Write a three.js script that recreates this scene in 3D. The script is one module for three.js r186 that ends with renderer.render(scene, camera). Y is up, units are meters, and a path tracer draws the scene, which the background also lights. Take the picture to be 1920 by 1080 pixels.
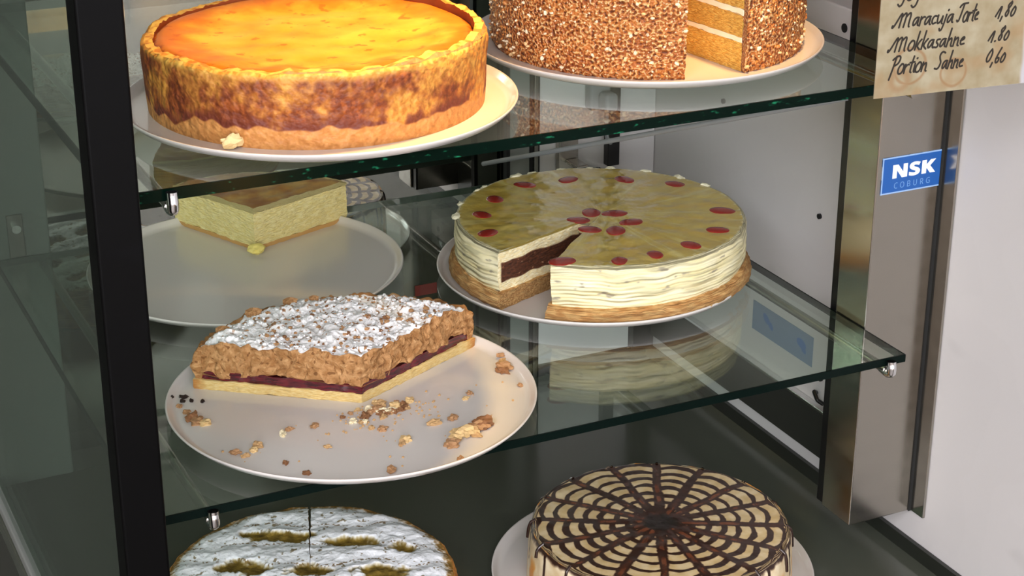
import * as THREE from 'three';
import { ImprovedNoise } from 'three/addons/math/ImprovedNoise.js';
import { mergeGeometries } from 'three/addons/utils/BufferGeometryUtils.js';
import { RoundedBoxGeometry } from 'three/addons/geometries/RoundedBoxGeometry.js';
import { RectAreaLightUniformsLib } from 'three/addons/lights/RectAreaLightUniformsLib.js';
RectAreaLightUniformsLib.init();

// ---------------------------------------------------------------- camera, exposure, large lights
const scene = new THREE.Scene();
scene.background = new THREE.Color(0x000000);
const renderer = new THREE.WebGLRenderer();
renderer.toneMapping = THREE.LinearToneMapping;
renderer.toneMappingExposure = 0.79;
renderer.shadowMap.enabled = true;
const EYE = 1.565;
const camera = new THREE.PerspectiveCamera(2 * Math.atan(540 / 3430) * 180 / Math.PI, 16 / 9, 0.02, 40);
camera.position.set(0, EYE, 0);
{
  const pitch = 22.4 * Math.PI / 180, yaw = 25.6 * Math.PI / 180;
  camera.lookAt(Math.sin(yaw) * Math.cos(pitch), EYE - Math.sin(pitch), -Math.cos(yaw) * Math.cos(pitch));
}
const CEILING_Y = 2.7;
const FILL_PANELS = [[-1.5, 0.75, 0xf8f6ff, 21], [-0.45, 1.9, 0xf8f6ff, 21], [-2.3, 2.3, 0xf8f6ff, 21]];   // unseen ceiling panels added to light the case: x, z, colour, strength

const FILL_WINDOW = [-2.4, 0.5, 0.75, 2.35, 11];   // unseen window added as front fill light: x from, x to, y from, y to, strength

// ---------------------------------------------------------------- helpers
const NZ = new ImprovedNoise();
function rng(seed) { let a = seed >>> 0; return () => { a = (a + 0x6D2B79F5) >>> 0; let t = a; t = Math.imul(t ^ (t >>> 15), t | 1); t ^= t + Math.imul(t ^ (t >>> 7), t | 61); return ((t ^ (t >>> 14)) >>> 0) / 4294967296; }; }
const noise = (x, y, z) => NZ.noise(x + 31.7, y + 17.3, z + 5.9);
function fbm(x, y, z, o = 4) { let s = 0, a = 0.5, f = 1; for (let i = 0; i < o; i++) { s += a * noise(x * f, y * f, z * f); a *= 0.5; f *= 2.03; } return s; }
const clamp = (v, a = 0, b = 1) => Math.min(b, Math.max(a, v));
const smooth = (a, b, v) => { const t = clamp((v - a) / (b - a)); return t * t * (3 - 2 * t); };
const mix = (a, b, t) => a + (b - a) * t;
const mixc = (a, b, t) => [mix(a[0], b[0], t), mix(a[1], b[1], t), mix(a[2], b[2], t)];
const D = Math.PI / 180, TAU = Math.PI * 2;
function tex(w, h, fn, srgb = true) {
  const d = new Uint8Array(w * h * 4);
  for (let j = 0; j < h; j++) for (let i = 0; i < w; i++) {
    const c = fn((i + 0.5) / w, (j + 0.5) / h), k = (j * w + i) * 4;
    d[k] = clamp(c[0], 0, 255); d[k + 1] = clamp(c[1], 0, 255); d[k + 2] = clamp(c[2], 0, 255); d[k + 3] = 255;
  }
  const t = new THREE.DataTexture(d, w, h, THREE.RGBAFormat);
  t.wrapS = t.wrapT = THREE.RepeatWrapping; t.magFilter = THREE.LinearFilter; t.minFilter = THREE.LinearFilter;
  if (srgb) t.colorSpace = THREE.SRGBColorSpace;
  t.needsUpdate = true;
  return t;
}
const gray = (w, h, fn) => tex(w, h, (u, v) => { const g = fn(u, v) * 255; return [g, g, g]; }, false);
const mat = (o) => new THREE.MeshPhysicalMaterial({ roughness: 0.6, ...o });
const taken = {};
function numbered(n) { const k = taken[n] = (taken[n] ?? -1) + 1; return k ? `${n}_${String(k).padStart(3, '0')}` : n; }
function part(name, geometry, material, parent, label) {
  const m = new THREE.Mesh(geometry, material); m.name = name; m.castShadow = m.receiveShadow = true;
  if (label) m.userData.label = label;
  parent.add(m);
  return m;
}
function thing(name, label, category, at = [0, 0, 0], group) {
  const g = new THREE.Group(); g.name = numbered(name); g.position.set(...at); g.userData = { label, category };
  if (group) g.userData.group = group;
  scene.add(g);
  return g;
}
function solo(name, geometry, material, label, category, at = [0, 0, 0], group) {
  const m = part(numbered(name), geometry, material, scene); m.position.set(...at); m.userData = { label, category };
  if (group) m.userData.group = group;
  return m;
}
function structure(name, geometry, material) { const m = part(name, geometry, material, scene); m.userData.kind = 'structure'; return m; }
// a box from its limits, bevelled, uv in metres on every face
function box(x0, x1, y0, y1, z0, z1, bevel = 0) {
  const w = x1 - x0, h = y1 - y0, d = z1 - z0;
  const g = bevel ? new RoundedBoxGeometry(w, h, d, 2, Math.min(bevel, w / 2.01, h / 2.01, d / 2.01)) : new THREE.BoxGeometry(w, h, d);
  const p = g.attributes.position, n = g.attributes.normal, uv = g.attributes.uv;
  for (let i = 0; i < p.count; i++) {
    const ax = Math.abs(n.getX(i)), ay = Math.abs(n.getY(i)), az = Math.abs(n.getZ(i));
    if (ax >= ay && ax >= az) uv.setXY(i, p.getZ(i) + z0, p.getY(i) + y0); else if (ay >= az) uv.setXY(i, p.getX(i) + x0, p.getZ(i) + z0); else uv.setXY(i, p.getX(i) + x0, p.getY(i) + y0);
  }
  g.translate((x0 + x1) / 2, (y0 + y1) / 2, (z0 + z1) / 2);
  return g;
}
function tube(points, r, seg = 24, sides = 10) {
  return new THREE.TubeGeometry(new THREE.CatmullRomCurve3(points.map((p) => new THREE.Vector3(...p)), false, 'catmullrom', 0.1), seg, r, sides, false);
}
function rod(a, b, r, sides = 12) { const A = new THREE.Vector3(...a), B = new THREE.Vector3(...b), d = B.clone().sub(A); const g = new THREE.CylinderGeometry(r, r, d.length(), sides); g.applyQuaternion(new THREE.Quaternion().setFromUnitVectors(new THREE.Vector3(0, 1, 0), d.normalize())); g.translate(...A.add(B).multiplyScalar(0.5).toArray()); return g; }
function lathe(pts, n = 96) { return new THREE.LatheGeometry(pts.map(([r, y]) => new THREE.Vector2(r, y)), n); }
function gridGeo(nu, nv, fn, flip = false, wrap = false) {
  const P = [], U = [], I = [];
  for (let j = 0; j <= nv; j++) for (let i = 0; i <= nu; i++) { const r = fn(i / nu, j / nv); P.push(r[0], r[1], r[2]); U.push(r[3], r[4]); }
  for (let j = 0; j < nv; j++) for (let i = 0; i < nu; i++) { const a = j * (nu + 1) + i, b = a + 1, c = a + nu + 1, d = c + 1; flip ? I.push(a, c, b, b, c, d) : I.push(a, b, c, b, d, c); }
  const g = new THREE.BufferGeometry();
  g.setAttribute('position', new THREE.Float32BufferAttribute(P, 3)); g.setAttribute('uv', new THREE.Float32BufferAttribute(U, 2)); g.setIndex(I); g.computeVertexNormals();
  if (wrap) { const n = g.attributes.normal; for (let j = 0; j <= nv; j++) { const a = j * (nu + 1), b = a + nu; const v = new THREE.Vector3(n.getX(a) + n.getX(b), n.getY(a) + n.getY(b), n.getZ(a) + n.getZ(b)).normalize(); n.setXYZ(a, v.x, v.y, v.z); n.setXYZ(b, v.x, v.y, v.z); } }
  return g;
}
// A round cake or a sector of one. Angles run from +z (front) towards +x. profile: [radius, height] pairs of the outside from the bottom to the top edge.
// Faces come in four groups: 0 top, 1 outside, 2 cut faces, 3 bottom and inside.
function cake({ profile, rin = 0, a0 = -Math.PI, a1 = Math.PI, na = 120, nr = 24, sub = 3, top = () => 0, disp, artR }) {
  const prof = [];
  for (let k = 0; k < profile.length - 1; k++) for (let s = 0; s < sub; s++) prof.push([mix(profile[k][0], profile[k + 1][0], s / sub), mix(profile[k][1], profile[k + 1][1], s / sub)]);
  prof.push(profile[profile.length - 1]);
  const N = prof.length - 1, full = a1 - a0 > TAU - 1e-4, R = artR || Math.max(...prof.map((p) => p[0])), y0 = prof[0][1], y1 = prof[N][1];
  const P = (s, j, a) => {
    const r = mix(rin, prof[j][0], s), t = Math.min(1, j / N), x = r * Math.sin(a), z = r * Math.cos(a);
    let p = [x, prof[j][1] + top(x, z, r, a) * t * t, z];
    if (disp) { const d = disp(p[0], p[1], p[2], t); p = [p[0] + d[0], p[1] + d[1], p[2] + d[2]]; }
    return p;
  };
  const A = (u) => a0 + (a1 - a0) * u;
  const planar = (p) => [p[0] / (2 * R) + 0.5, p[2] / (2 * R) + 0.5];
  const gs = [];
  gs.push(gridGeo(na, nr, (u, v) => { const p = P(v, N, A(u)); return [...p, ...planar(p)]; }, true, full));
  gs.push(gridGeo(na, N, (u, v) => { const j = Math.round(v * N), p = P(1, j, A(u)); return [...p, A(u) / TAU + 0.5, (p[1] - y0) / (y1 - y0)]; }, false, full));
  const rest = [gridGeo(na, 6, (u, v) => { const p = P(v, 0, A(u)); return [...p, ...planar(p)]; }, false, full)];
  if (rin > 0) rest.push(gridGeo(na, N, (u, v) => { const j = Math.round(v * N), p = P(0, j, A(u)); return [...p, A(u) / TAU + 0.5, (p[1] - y0) / (y1 - y0)]; }, true, full));
  const bottom = mergeGeometries(rest);
  const cuts = full ? null : mergeGeometries([0, 1].map((e) => gridGeo(nr, N, (u, v) => { const j = Math.round(v * N), p = P(u, j, e ? a1 : a0); return [...p, mix(rin, prof[j][0], u) / R, (p[1] - y0) / (y1 - y0)]; }, e === 0)));
  return mergeGeometries(cuts ? [gs[0], gs[1], cuts, bottom] : [gs[0], gs[1], bottom], true);
}
const jitter = (amp, f, f2 = 2.7, amp2 = 0.45) => (x, y, z) => [
  amp * (noise(x * f, y * f, z * f) + amp2 * noise(x * f * f2, y * f * f2, z * f * f2)),
  amp * (noise(x * f + 40, y * f, z * f) + amp2 * noise(x * f * f2 + 40, y * f * f2, z * f * f2)),
  amp * (noise(x * f, y * f + 40, z * f) + amp2 * noise(x * f * f2, y * f * f2 + 40, z * f * f2))];
function lump(r, seed, detail = 2, rough = 0.35) {
  const g = new THREE.IcosahedronGeometry(1, detail), p = g.attributes.position;
  for (let i = 0; i < p.count; i++) { const x = p.getX(i), y = p.getY(i), z = p.getZ(i), k = r * (1 + rough * (noise(x * 1.4 + seed * 3.1, y * 1.4, z * 1.4) * 1.6 + 0.6 * noise(x * 3.3, y * 3.3 + seed, z * 3.3))); p.setXYZ(i, x * k, y * k * 0.8, z * k); }
  g.computeVertexNormals();
  return g;
}

// ---------------------------------------------------------------- shared materials
const grain = gray(256, 256, (u, v) => 0.5 + 0.9 * fbm(u * 24, v * 24, 1, 4));
const wallTex = tex(512, 512, (u, v) => { const n = fbm(u * 3, v * 3, 2, 4), s = smooth(0.3, 0.5, fbm(u * 9, v * 14, 7, 3)), k = 210 + n * 10 - s * 8; return [k, k - 3, k - 5]; });
const M = {
  wall: mat({ map: wallTex, roughness: 0.38, specularIntensity: 0.6 }),
  paint: mat({ color: 0xd6d0c8, roughness: 0.85 }),
  backPaint: mat({ color: 0x33372f, roughness: 0.8 }),
  ceiling: mat({ color: 0xdedad2, roughness: 0.9 }),
  floor: mat({ color: 0x5a5046, roughness: 0.6, bumpMap: grain, bumpScale: 0.0006 }),
  steel: mat({ color: 0xaaa59c, metalness: 1, roughness: 0.27, roughnessMap: gray(256, 256, (u, v) => 0.75 + 0.5 * fbm(u * 2, v * 60, 3, 3)), anisotropy: 0.3 }),
  steelDark: mat({ color: 0x86837c, metalness: 1, roughness: 0.35 }),
  chrome: mat({ color: 0xe6e6e8, metalness: 1, roughness: 0.12 }),
  black: mat({ color: 0x0c0c0f, roughness: 0.5, specularIntensity: 0.22, map: tex(128, 512, (u, v) => { const s = smooth(0.46, 0.56, noise(u * 23, v * 61, 4)); const k = 62 + 26 * fbm(u * 8, v * 30, 5, 3) + s * 60; return [k, k, k + 6]; }) }),
  blackPlain: mat({ color: 0x0b0b0c, roughness: 0.35 }),
  railMetal: mat({ color: 0x2d2e2a, roughness: 0.3 }),
  skirting: mat({ color: 0x22241f, roughness: 0.35 }),
  darkGap: mat({ color: 0x101110, roughness: 0.7 }),
  mirror: mat({ color: 0xb4b5ac, metalness: 1, roughness: 0.012 }),
  greyPanel: mat({ color: 0x7f827d, roughness: 0.42 }),
  greyPlastic: mat({ color: 0x8d8f90, roughness: 0.5 }),
  deck: mat({ color: 0x4c4f45, roughness: 0.22, roughnessMap: gray(256, 256, (u, v) => 0.7 + 0.7 * fbm(u * 8, v * 8, 3, 4)), bumpMap: grain, bumpScale: 0.00012 }),
  glass: mat({ color: 0xf3faf6, transmission: 1, thickness: 0, roughness: 0.015, ior: 1.5 }),
  sideGlass: mat({ color: 0xdfe9e2, transmission: 1, thickness: 0, roughness: 0.03, ior: 1.52 }),
  porcelain: mat({ color: 0xd6d0ca, roughness: 0.22, clearcoat: 0.4, clearcoatRoughness: 0.1 }),
};
const edgeTex = tex(1024, 16, (u, v) => { const g = smooth(0.18, 0.42, fbm(u * 70, v * 2, 9, 3)); return mixc([5, 20, 14], [30, 120, 82], g); });   // cut edge; bright green glints painted in as random flecks
M.edgeGreen = mat({ map: edgeTex, roughness: 0.12, specularIntensity: 0.12 });
M.edgePale = mat({ color: 0x4a5650, roughness: 0.3 });
M.edgeDark = mat({ color: 0x0a1411, roughness: 0.14, specularIntensity: 0.12 });

// ---------------------------------------------------------------- the room
const WX = 1.018, BZ = -1.745, MZ = -1.79, DECK = EYE - 0.915, MID = EYE - 0.665, TOP = EYE - 0.41;
const floorMesh = structure('floor', box(-3.5, 1.12, -0.1, 0, -2.1, 3.4), M.floor);
structure('ceiling', box(-3.5, 1.12, CEILING_Y, CEILING_Y + 0.1, -2.1, 3.4), M.ceiling);
structure('wall_right', box(WX, 1.12, 0, CEILING_Y, -2.0, 3.3), M.wall);
structure('added_dark_trim_1', box(WX - 0.016, WX - 0.0003, 0, 0.8, -0.85, 3.3, 0.003), mat({ color: 0x2e2720, roughness: 0.5, bumpMap: grain, bumpScale: 0.0005 }));  // unseen dark panel, added so the mirror reflects something dark
structure('wall_left', box(-3.5, -3.4, 0, CEILING_Y, -2.0, 3.3), M.paint);
structure('wall_back', box(-3.5, 1.12, 0, CEILING_Y, -2.1, -2.0), M.backPaint);
{
  const [x0, x1, y0, y1, I] = FILL_WINDOW;
  structure('wall_front', mergeGeometries([box(-3.5, x0, 0, CEILING_Y, 3.3, 3.4), box(x1, 1.12, 0, CEILING_Y, 3.3, 3.4), box(x0, x1, 0, y0, 3.3, 3.4), box(x0, x1, y1, CEILING_Y, 3.3, 3.4)]), M.paint);
  const win = new THREE.Group(); win.name = 'added_window_1'; win.userData.kind = 'structure'; scene.add(win);  // added behind the viewer to throw light into the case
  part('added_window_frame', mergeGeometries([box(x0, x1, y0, y0 + 0.05, 3.31, 3.39), box(x0, x1, y1 - 0.05, y1, 3.31, 3.39), box(x0, x0 + 0.05, y0 + 0.05, y1 - 0.05, 3.31, 3.39), box(x1 - 0.05, x1, y0 + 0.05, y1 - 0.05, 3.31, 3.39)]), M.ceiling, win);
  part('fill_light_pane', box(x0 + 0.05, x1 - 0.05, y0 + 0.05, y1 - 0.05, 3.345, 3.355), mat({ color: 0xffffff, emissive: 0xf4f7ff, emissiveIntensity: 1.4, roughness: 0.8 }), win, 'frosted pane of the added window, glowing as front fill light');
  const l = new THREE.RectAreaLight(0xf4f7ff, I, x1 - x0 - 0.1, y1 - y0 - 0.1); l.position.set((x0 + x1) / 2, (y0 + y1) / 2, 3.3); l.lookAt((x0 + x1) / 2, (y0 + y1) / 2, 0); scene.add(l);
}
FILL_PANELS.forEach(([x, z, c, I], k) => {
  const g = thing('added_ceiling_light', ['added square ceiling light panel nearest the display case', 'added square ceiling light panel behind the viewer', 'added square ceiling light panel deepest in the room'][k], 'lamp', [x, CEILING_Y, z], 'added ceiling light panels');
  const w = 1.1;
  part('frame', mergeGeometries([box(-w / 2 - 0.03, w / 2 + 0.03, -0.03, 0, -w / 2 - 0.03, -w / 2), box(-w / 2 - 0.03, w / 2 + 0.03, -0.03, 0, w / 2, w / 2 + 0.03), box(-w / 2 - 0.03, -w / 2, -0.03, 0, -w / 2, w / 2), box(w / 2, w / 2 + 0.03, -0.03, 0, -w / 2, w / 2)]), M.steelDark, g);
  part('diffuser', box(-w / 2, w / 2, -0.018, -0.006, -w / 2, w / 2), mat({ color: 0xffffff, emissive: c, emissiveIntensity: 1.2, roughness: 0.6 }), g);
  const l = new THREE.RectAreaLight(c, I, w, w); l.position.set(x, CEILING_Y - 0.03, z); l.lookAt(x, 0, z); scene.add(l);
});

// ---------------------------------------------------------------- the display case
const kase = thing('display_case', 'glazed pastry display case with dark deck, black corner post and mirrored back', 'display case', [0, 0, 0]);
part('base_cabinet', box(0.24, WX, 0, DECK - 0.02, MZ - 0.02, -1.05, 0.004), M.steelDark, kase);
part('deck', box(0.232, WX, DECK - 0.02, DECK, BZ, -1.03, 0.002), M.deck, kase, 'dark glossy deck');
part('corner_post', box(0.2365, 0.2675, DECK, 1.72, -1.147, -1.12, 0.0022), M.black, kase, 'black painted post');
part('side_pane', box(0.2385, 0.2435, DECK + 0.012, 1.72, BZ, -1.1475), M.sideGlass, kase, 'greenish side glass');
part('side_rail', box(0.234, 0.248, DECK, DECK + 0.012, BZ, -1.1475, 0.002), M.greyPanel, kase);
part('canopy', box(0.232, WX, 1.72, 1.8, MZ - 0.02, -1.04, 0.004), M.steel, kase);
part('back_board', box(0.236, WX, DECK - 0.02, 1.72, MZ - 0.02, MZ - 0.006), M.greyPanel, kase);
const lj = part('back_jamb', box(0.2445, 0.322, DECK, 1.72, BZ - 0.006, BZ + 0.004, 0.002), M.greyPanel, kase, 'grey back jamb');
part('lock_plate', box(0.281, 0.297, EYE - 0.665, EYE - 0.62, BZ + 0.004, BZ + 0.007, 0.001), M.steelDark, lj);
part('lock_knob', rod([0.289, EYE - 0.633, BZ + 0.007], [0.289, EYE - 0.633, BZ + 0.014], 0.0045), M.chrome, lj);
part('back_sill', box(0.322, 0.828, DECK - 0.02, DECK, MZ - 0.006, BZ), M.deck, kase);
part('mirror_panel', box(0.29, 0.86, DECK, 1.72, MZ - 0.006, MZ), M.mirror, kase, 'mirrored back panel');
part('upright', box(0.828, 0.8325, DECK, 1.72, BZ - 0.006, BZ + 0.003, 0.0005), M.darkGap, kase);
part('back_strip', box(0.8325, 0.857, DECK + 0.012, 1.72, BZ - 0.006, BZ + 0.001), M.greyPanel, kase);
part('upright', box(0.857, 0.861, DECK, 1.72, BZ - 0.006, BZ + 0.003, 0.0005), M.darkGap, kase);
part('upright', box(0.861, 0.866, DECK, 1.72, BZ - 0.006, BZ + 0.006, 0.0008), M.steelDark, kase);
part('upright', box(0.866, 0.869, DECK, 1.72, BZ - 0.006, BZ + 0.003, 0.0005), M.darkGap, kase);
part('back_panel', box(0.869, WX - 0.001, DECK + 0.015, 1.72, BZ - 0.006, BZ + 0.001), M.wall, kase, 'white back panel');
part('corner_bar', box(0.989, WX - 0.001, DECK + 0.015, MID - 0.02, BZ + 0.001, BZ + 0.014, 0.001), M.blackPlain, kase, 'black corner bar');
part('skirting', box(WX - 0.005, WX - 0.0005, DECK, DECK + 0.015, BZ + 0.001, -1.03), M.skirting, kase);
part('skirting', box(0.869, WX - 0.005, DECK, DECK + 0.012, BZ, BZ + 0.004), M.blackPlain, kase);
const rail = part('wall_rail', box(WX - 0.006, WX - 0.0005, EYE - 0.883, EYE - 0.831, BZ + 0.015, -1.285, 0.001), M.railMetal, kase, 'dark rail with bright top edge');
part('rail_edge', box(WX - 0.0085, WX - 0.0005, EYE - 0.831, EYE - 0.8275, BZ + 0.015, -1.285, 0.001), M.chrome, rail);
const trunk = part('cable_trunking', box(0.965, WX - 0.0005, EYE - 0.43, EYE - 0.392, BZ + 0.002, -1.295, 0.002), M.wall, kase, 'white perforated trunking');
for (const [y, z, r] of [[0.4105, -1.322, 0.0042], [0.425, -1.34, 0.0018], [0.41, -1.41, 0.0042], [0.41, -1.5, 0.0042]]) part('hole', rod([0.9655, EYE - y, z], [0.9642, EYE - y, z], r, 16), M.darkGap, trunk);
part('cable_duct', box(0.951, 0.966, MID + 0.0005, 1.5, BZ + 0.001, BZ + 0.012, 0.001), M.blackPlain, kase, 'black cable duct');
const sock = part('socket', new RoundedBoxGeometry(0.026, 0.034, 0.016, 3, 0.004).translate(0.938, EYE - 0.578, BZ + 0.009), M.greyPlastic, kase, 'grey socket');
part('plug', new RoundedBoxGeometry(0.017, 0.022, 0.02, 3, 0.005).translate(0.942, EYE - 0.583, BZ + 0.026), M.greyPlastic, sock);
part('flex', tube([[0.941, EYE - 0.594, BZ + 0.026], [0.941, EYE - 0.612, BZ + 0.024], [0.946, EYE - 0.628, BZ + 0.018], [0.953, EYE - 0.636, BZ + 0.014]], 0.0024), M.greyPlastic, sock);
for (const [y, z] of [[0.799, -1.392], [0.629, -1.413], [0.56, -1.60]]) part('stud', rod([WX, EYE - y, z], [WX - 0.0025, EYE - y, z], 0.0028, 12), M.blackPlain, kase);
part('hook', tube([[WX - 0.001, EYE - 0.817, -1.398], [WX - 0.008, EYE - 0.812, -1.392], [WX - 0.009, EYE - 0.818, -1.384], [WX - 0.004, EYE - 0.822, -1.38]], 0.0022), M.blackPlain, kase);
// shelf supports: a rod below each shelf with a bright hook round its front edge
for (const [x, y, zf, hook] of [[0.297, TOP, -1.157, 1], [0.92, TOP, -1.157, 0], [0.313, MID, -1.168, 1], [0.924, MID, -1.168, 1]]) {
  const th = y === TOP ? 0.0085 : 0.007, ya = y - th - 0.0045;
  const a = part('shelf_arm', rod([x, ya, BZ + 0.004], [x, ya, zf - 0.001], 0.0042), M.steel, kase, 'steel shelf arm');
  if (hook) part('end_hook', tube([[x, ya - 0.0008, zf - 0.008], [x, ya - 0.0022, zf + 0.001], [x, ya - 0.0005, zf + 0.0052], [x, ya + 0.004, zf + 0.0056], [x, y - 0.0035, zf + 0.0046], [x, y - 0.0012, zf + 0.0044]], 0.0042, 34, 14), M.chrome, a, 'chrome hook');
}
part('back_stop', mergeGeometries([box(0.889, 0.913, MID + 0.0005, MID + 0.045, BZ + 0.002, BZ + 0.012, 0.001), box(0.897, 0.912, MID + 0.012, MID + 0.017, BZ + 0.012, BZ + 0.04, 0.002)]), M.steel, kase, 'steel back stop');
part('brace_rod', rod([0.797, EYE - 0.64, BZ + 0.008], [0.946, EYE - 0.463, -1.284], 0.0026), M.greyPlastic, kase, 'thin grey brace rod');

// steel column on the right wall
const col = thing('steel_column', 'brushed steel column on the white wall, blue maker sticker on its front', 'column', [0.943, EYE - 0.869, -1.23]);
{
  const H = 1.72 - (EYE - 0.869), W = WX - 0.0006 - 0.943;
  part('column_body', box(0, W - 0.002, 0, H, -0.045, 0, 0.0012), M.steel, col);
  part('rear_channel', box(0.006, W - 0.002, 0, H, -0.0575, -0.045, 0.001), M.steel, col);
  part('dark_strip', box(0.003, 0.006, 0, H, -0.058, -0.0455, 0.0008), M.blackPlain, col, 'dark rear strip');
  part('side_flange', box(W - 0.003, W, 0, H, 0, 0.019, 0.0006), M.steel, col);
  part('seam', box(W - 0.006, W - 0.003, 0, H, 0, 0.0012), M.darkGap, col);
  const c = document.createElement('canvas'); c.width = 512; c.height = 256;
  const g = c.getContext('2d');
  g.fillStyle = '#8fb0d8'; g.fillRect(0, 0, 512, 256); g.fillStyle = '#1a559e'; g.fillRect(10, 10, 492, 236);
  g.fillStyle = '#f1f2f4'; g.font = 'bold 122px sans-serif'; g.textAlign = 'center'; g.textBaseline = 'alphabetic';
  g.save(); g.translate(256, 148); g.scale(1.52, 1); g.lineWidth = 7; g.strokeStyle = '#f1f2f4'; g.fillText('NSK', 0, 0); g.strokeText('NSK', 0, 0); g.restore();
  g.save(); g.fillStyle = '#6d97c9'; g.font = '56px sans-serif'; g.translate(256, 224); const word = 'COBURG'; [...word].forEach((ch, i) => g.fillText(ch, (i - 2.5) * 54, 0)); g.restore();
  const t = new THREE.CanvasTexture(c); t.colorSpace = THREE.SRGBColorSpace;
  const sg = new THREE.BoxGeometry(0.0665, 0.034, 0.0006); sg.translate(0.0385, (EYE - 0.521) - (EYE - 0.869), 0.0004);
  part('maker_sticker', sg, mat({ map: t, roughness: 0.3 }), col, 'blue sticker with white letters');
}
// faded blue sticker on the wall below the middle shelf
{
  const c = document.createElement('canvas'); c.width = 512; c.height = 160;
  const g = c.getContext('2d'); g.fillStyle = '#7389a3'; g.fillRect(0, 0, 512, 160);
  const r = rng(5); g.fillStyle = '#3f6fae';
  for (const [x, y, w] of [[120, 60, 34], [160, 84, 26], [420, 70, 40], [440, 96, 24]]) { g.beginPath(); g.ellipse(x, y, w, w * 0.6, r(), 0, TAU); g.fill(); }
  const t = new THREE.CanvasTexture(c); t.colorSpace = THREE.SRGBColorSpace;
  solo('wall_sticker', new THREE.BoxGeometry(0.0006, 0.033, 0.113), mat({ map: t, roughness: 0.45 }), 'faded blue sticker on the white wall beneath the middle glass shelf', 'sticker', [WX - 0.0005, EYE - 0.777, -1.466]);
}

// glass shelves
function shelf(label, x0, x1, y, z0, z1, th, edge) {
  const g = thing('glass_shelf', label, 'shelf', [0, 0, 0]);
  part('pane', box(x0, x1, y - th, y, z0, z1 - 0.0016), M.glass, g);
  const e = new THREE.BoxGeometry(x1 - x0, th, 0.0015); e.translate((x0 + x1) / 2, y - th / 2, z1 - 0.0008);
  part('front_edge', e, edge, g, 'green cut edge');
  for (const x of [x0 - 0.0008, x1 + 0.0008]) part('side_edge', box(x - 0.0007, x + 0.0007, y - th, y, z0, z1), M.edgeDark, g);
  part('back_edge', box(x0, x1, y - th, y, z0 - 0.0016, z0 - 0.0001), M.edgePale, g);
}
shelf('upper glass shelf with green front edge, carrying two round cakes', 0.262, 0.941, TOP, -1.737, -1.157, 0.0085, M.edgeGreen);
shelf('middle glass shelf with dark front edge, carrying three plates of cake', 0.268, 0.941, MID, -1.737, -1.168, 0.007, M.edgeDark);

// ---------------------------------------------------------------- plates
const plateGeo = lathe([[0, 0], [0.104, 0], [0.108, 0.0006], [0.136, 0.0012], [0.1475, 0.0055], [0.1512, 0.0092], [0.1522, 0.0108], [0.1516, 0.0118], [0.1502, 0.0114], [0.1475, 0.0078], [0.1445, 0.0058], [0.141, 0.005], [0, 0.005]], 128).translate(0, 0.0006, 0);
const PS = 0.0056;   // height of a plate's well above what carries it
function plate(label, x, y, z) { return solo('cake_plate', plateGeo, M.porcelain, label, 'plate', [x, y, z], 'white cake plates'); }
plate('white plate under the orange baked cheesecake', 0.454, TOP, -1.288);
plate('white plate under the nut coated cake', 0.77, TOP, -1.34);
plate('white plate littered with crumbs under the sugared crumble cake', 0.469, MID, -1.283);
plate('clean white plate behind, under the pale yellow cream cake', 0.481, MID, -1.6);
plate('white plate under the glazed cream torte with red dots', 0.7855, MID, -1.4565);
plate('white plate on the deck under the chocolate web cake', 0.768, DECK, -1.296);

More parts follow.
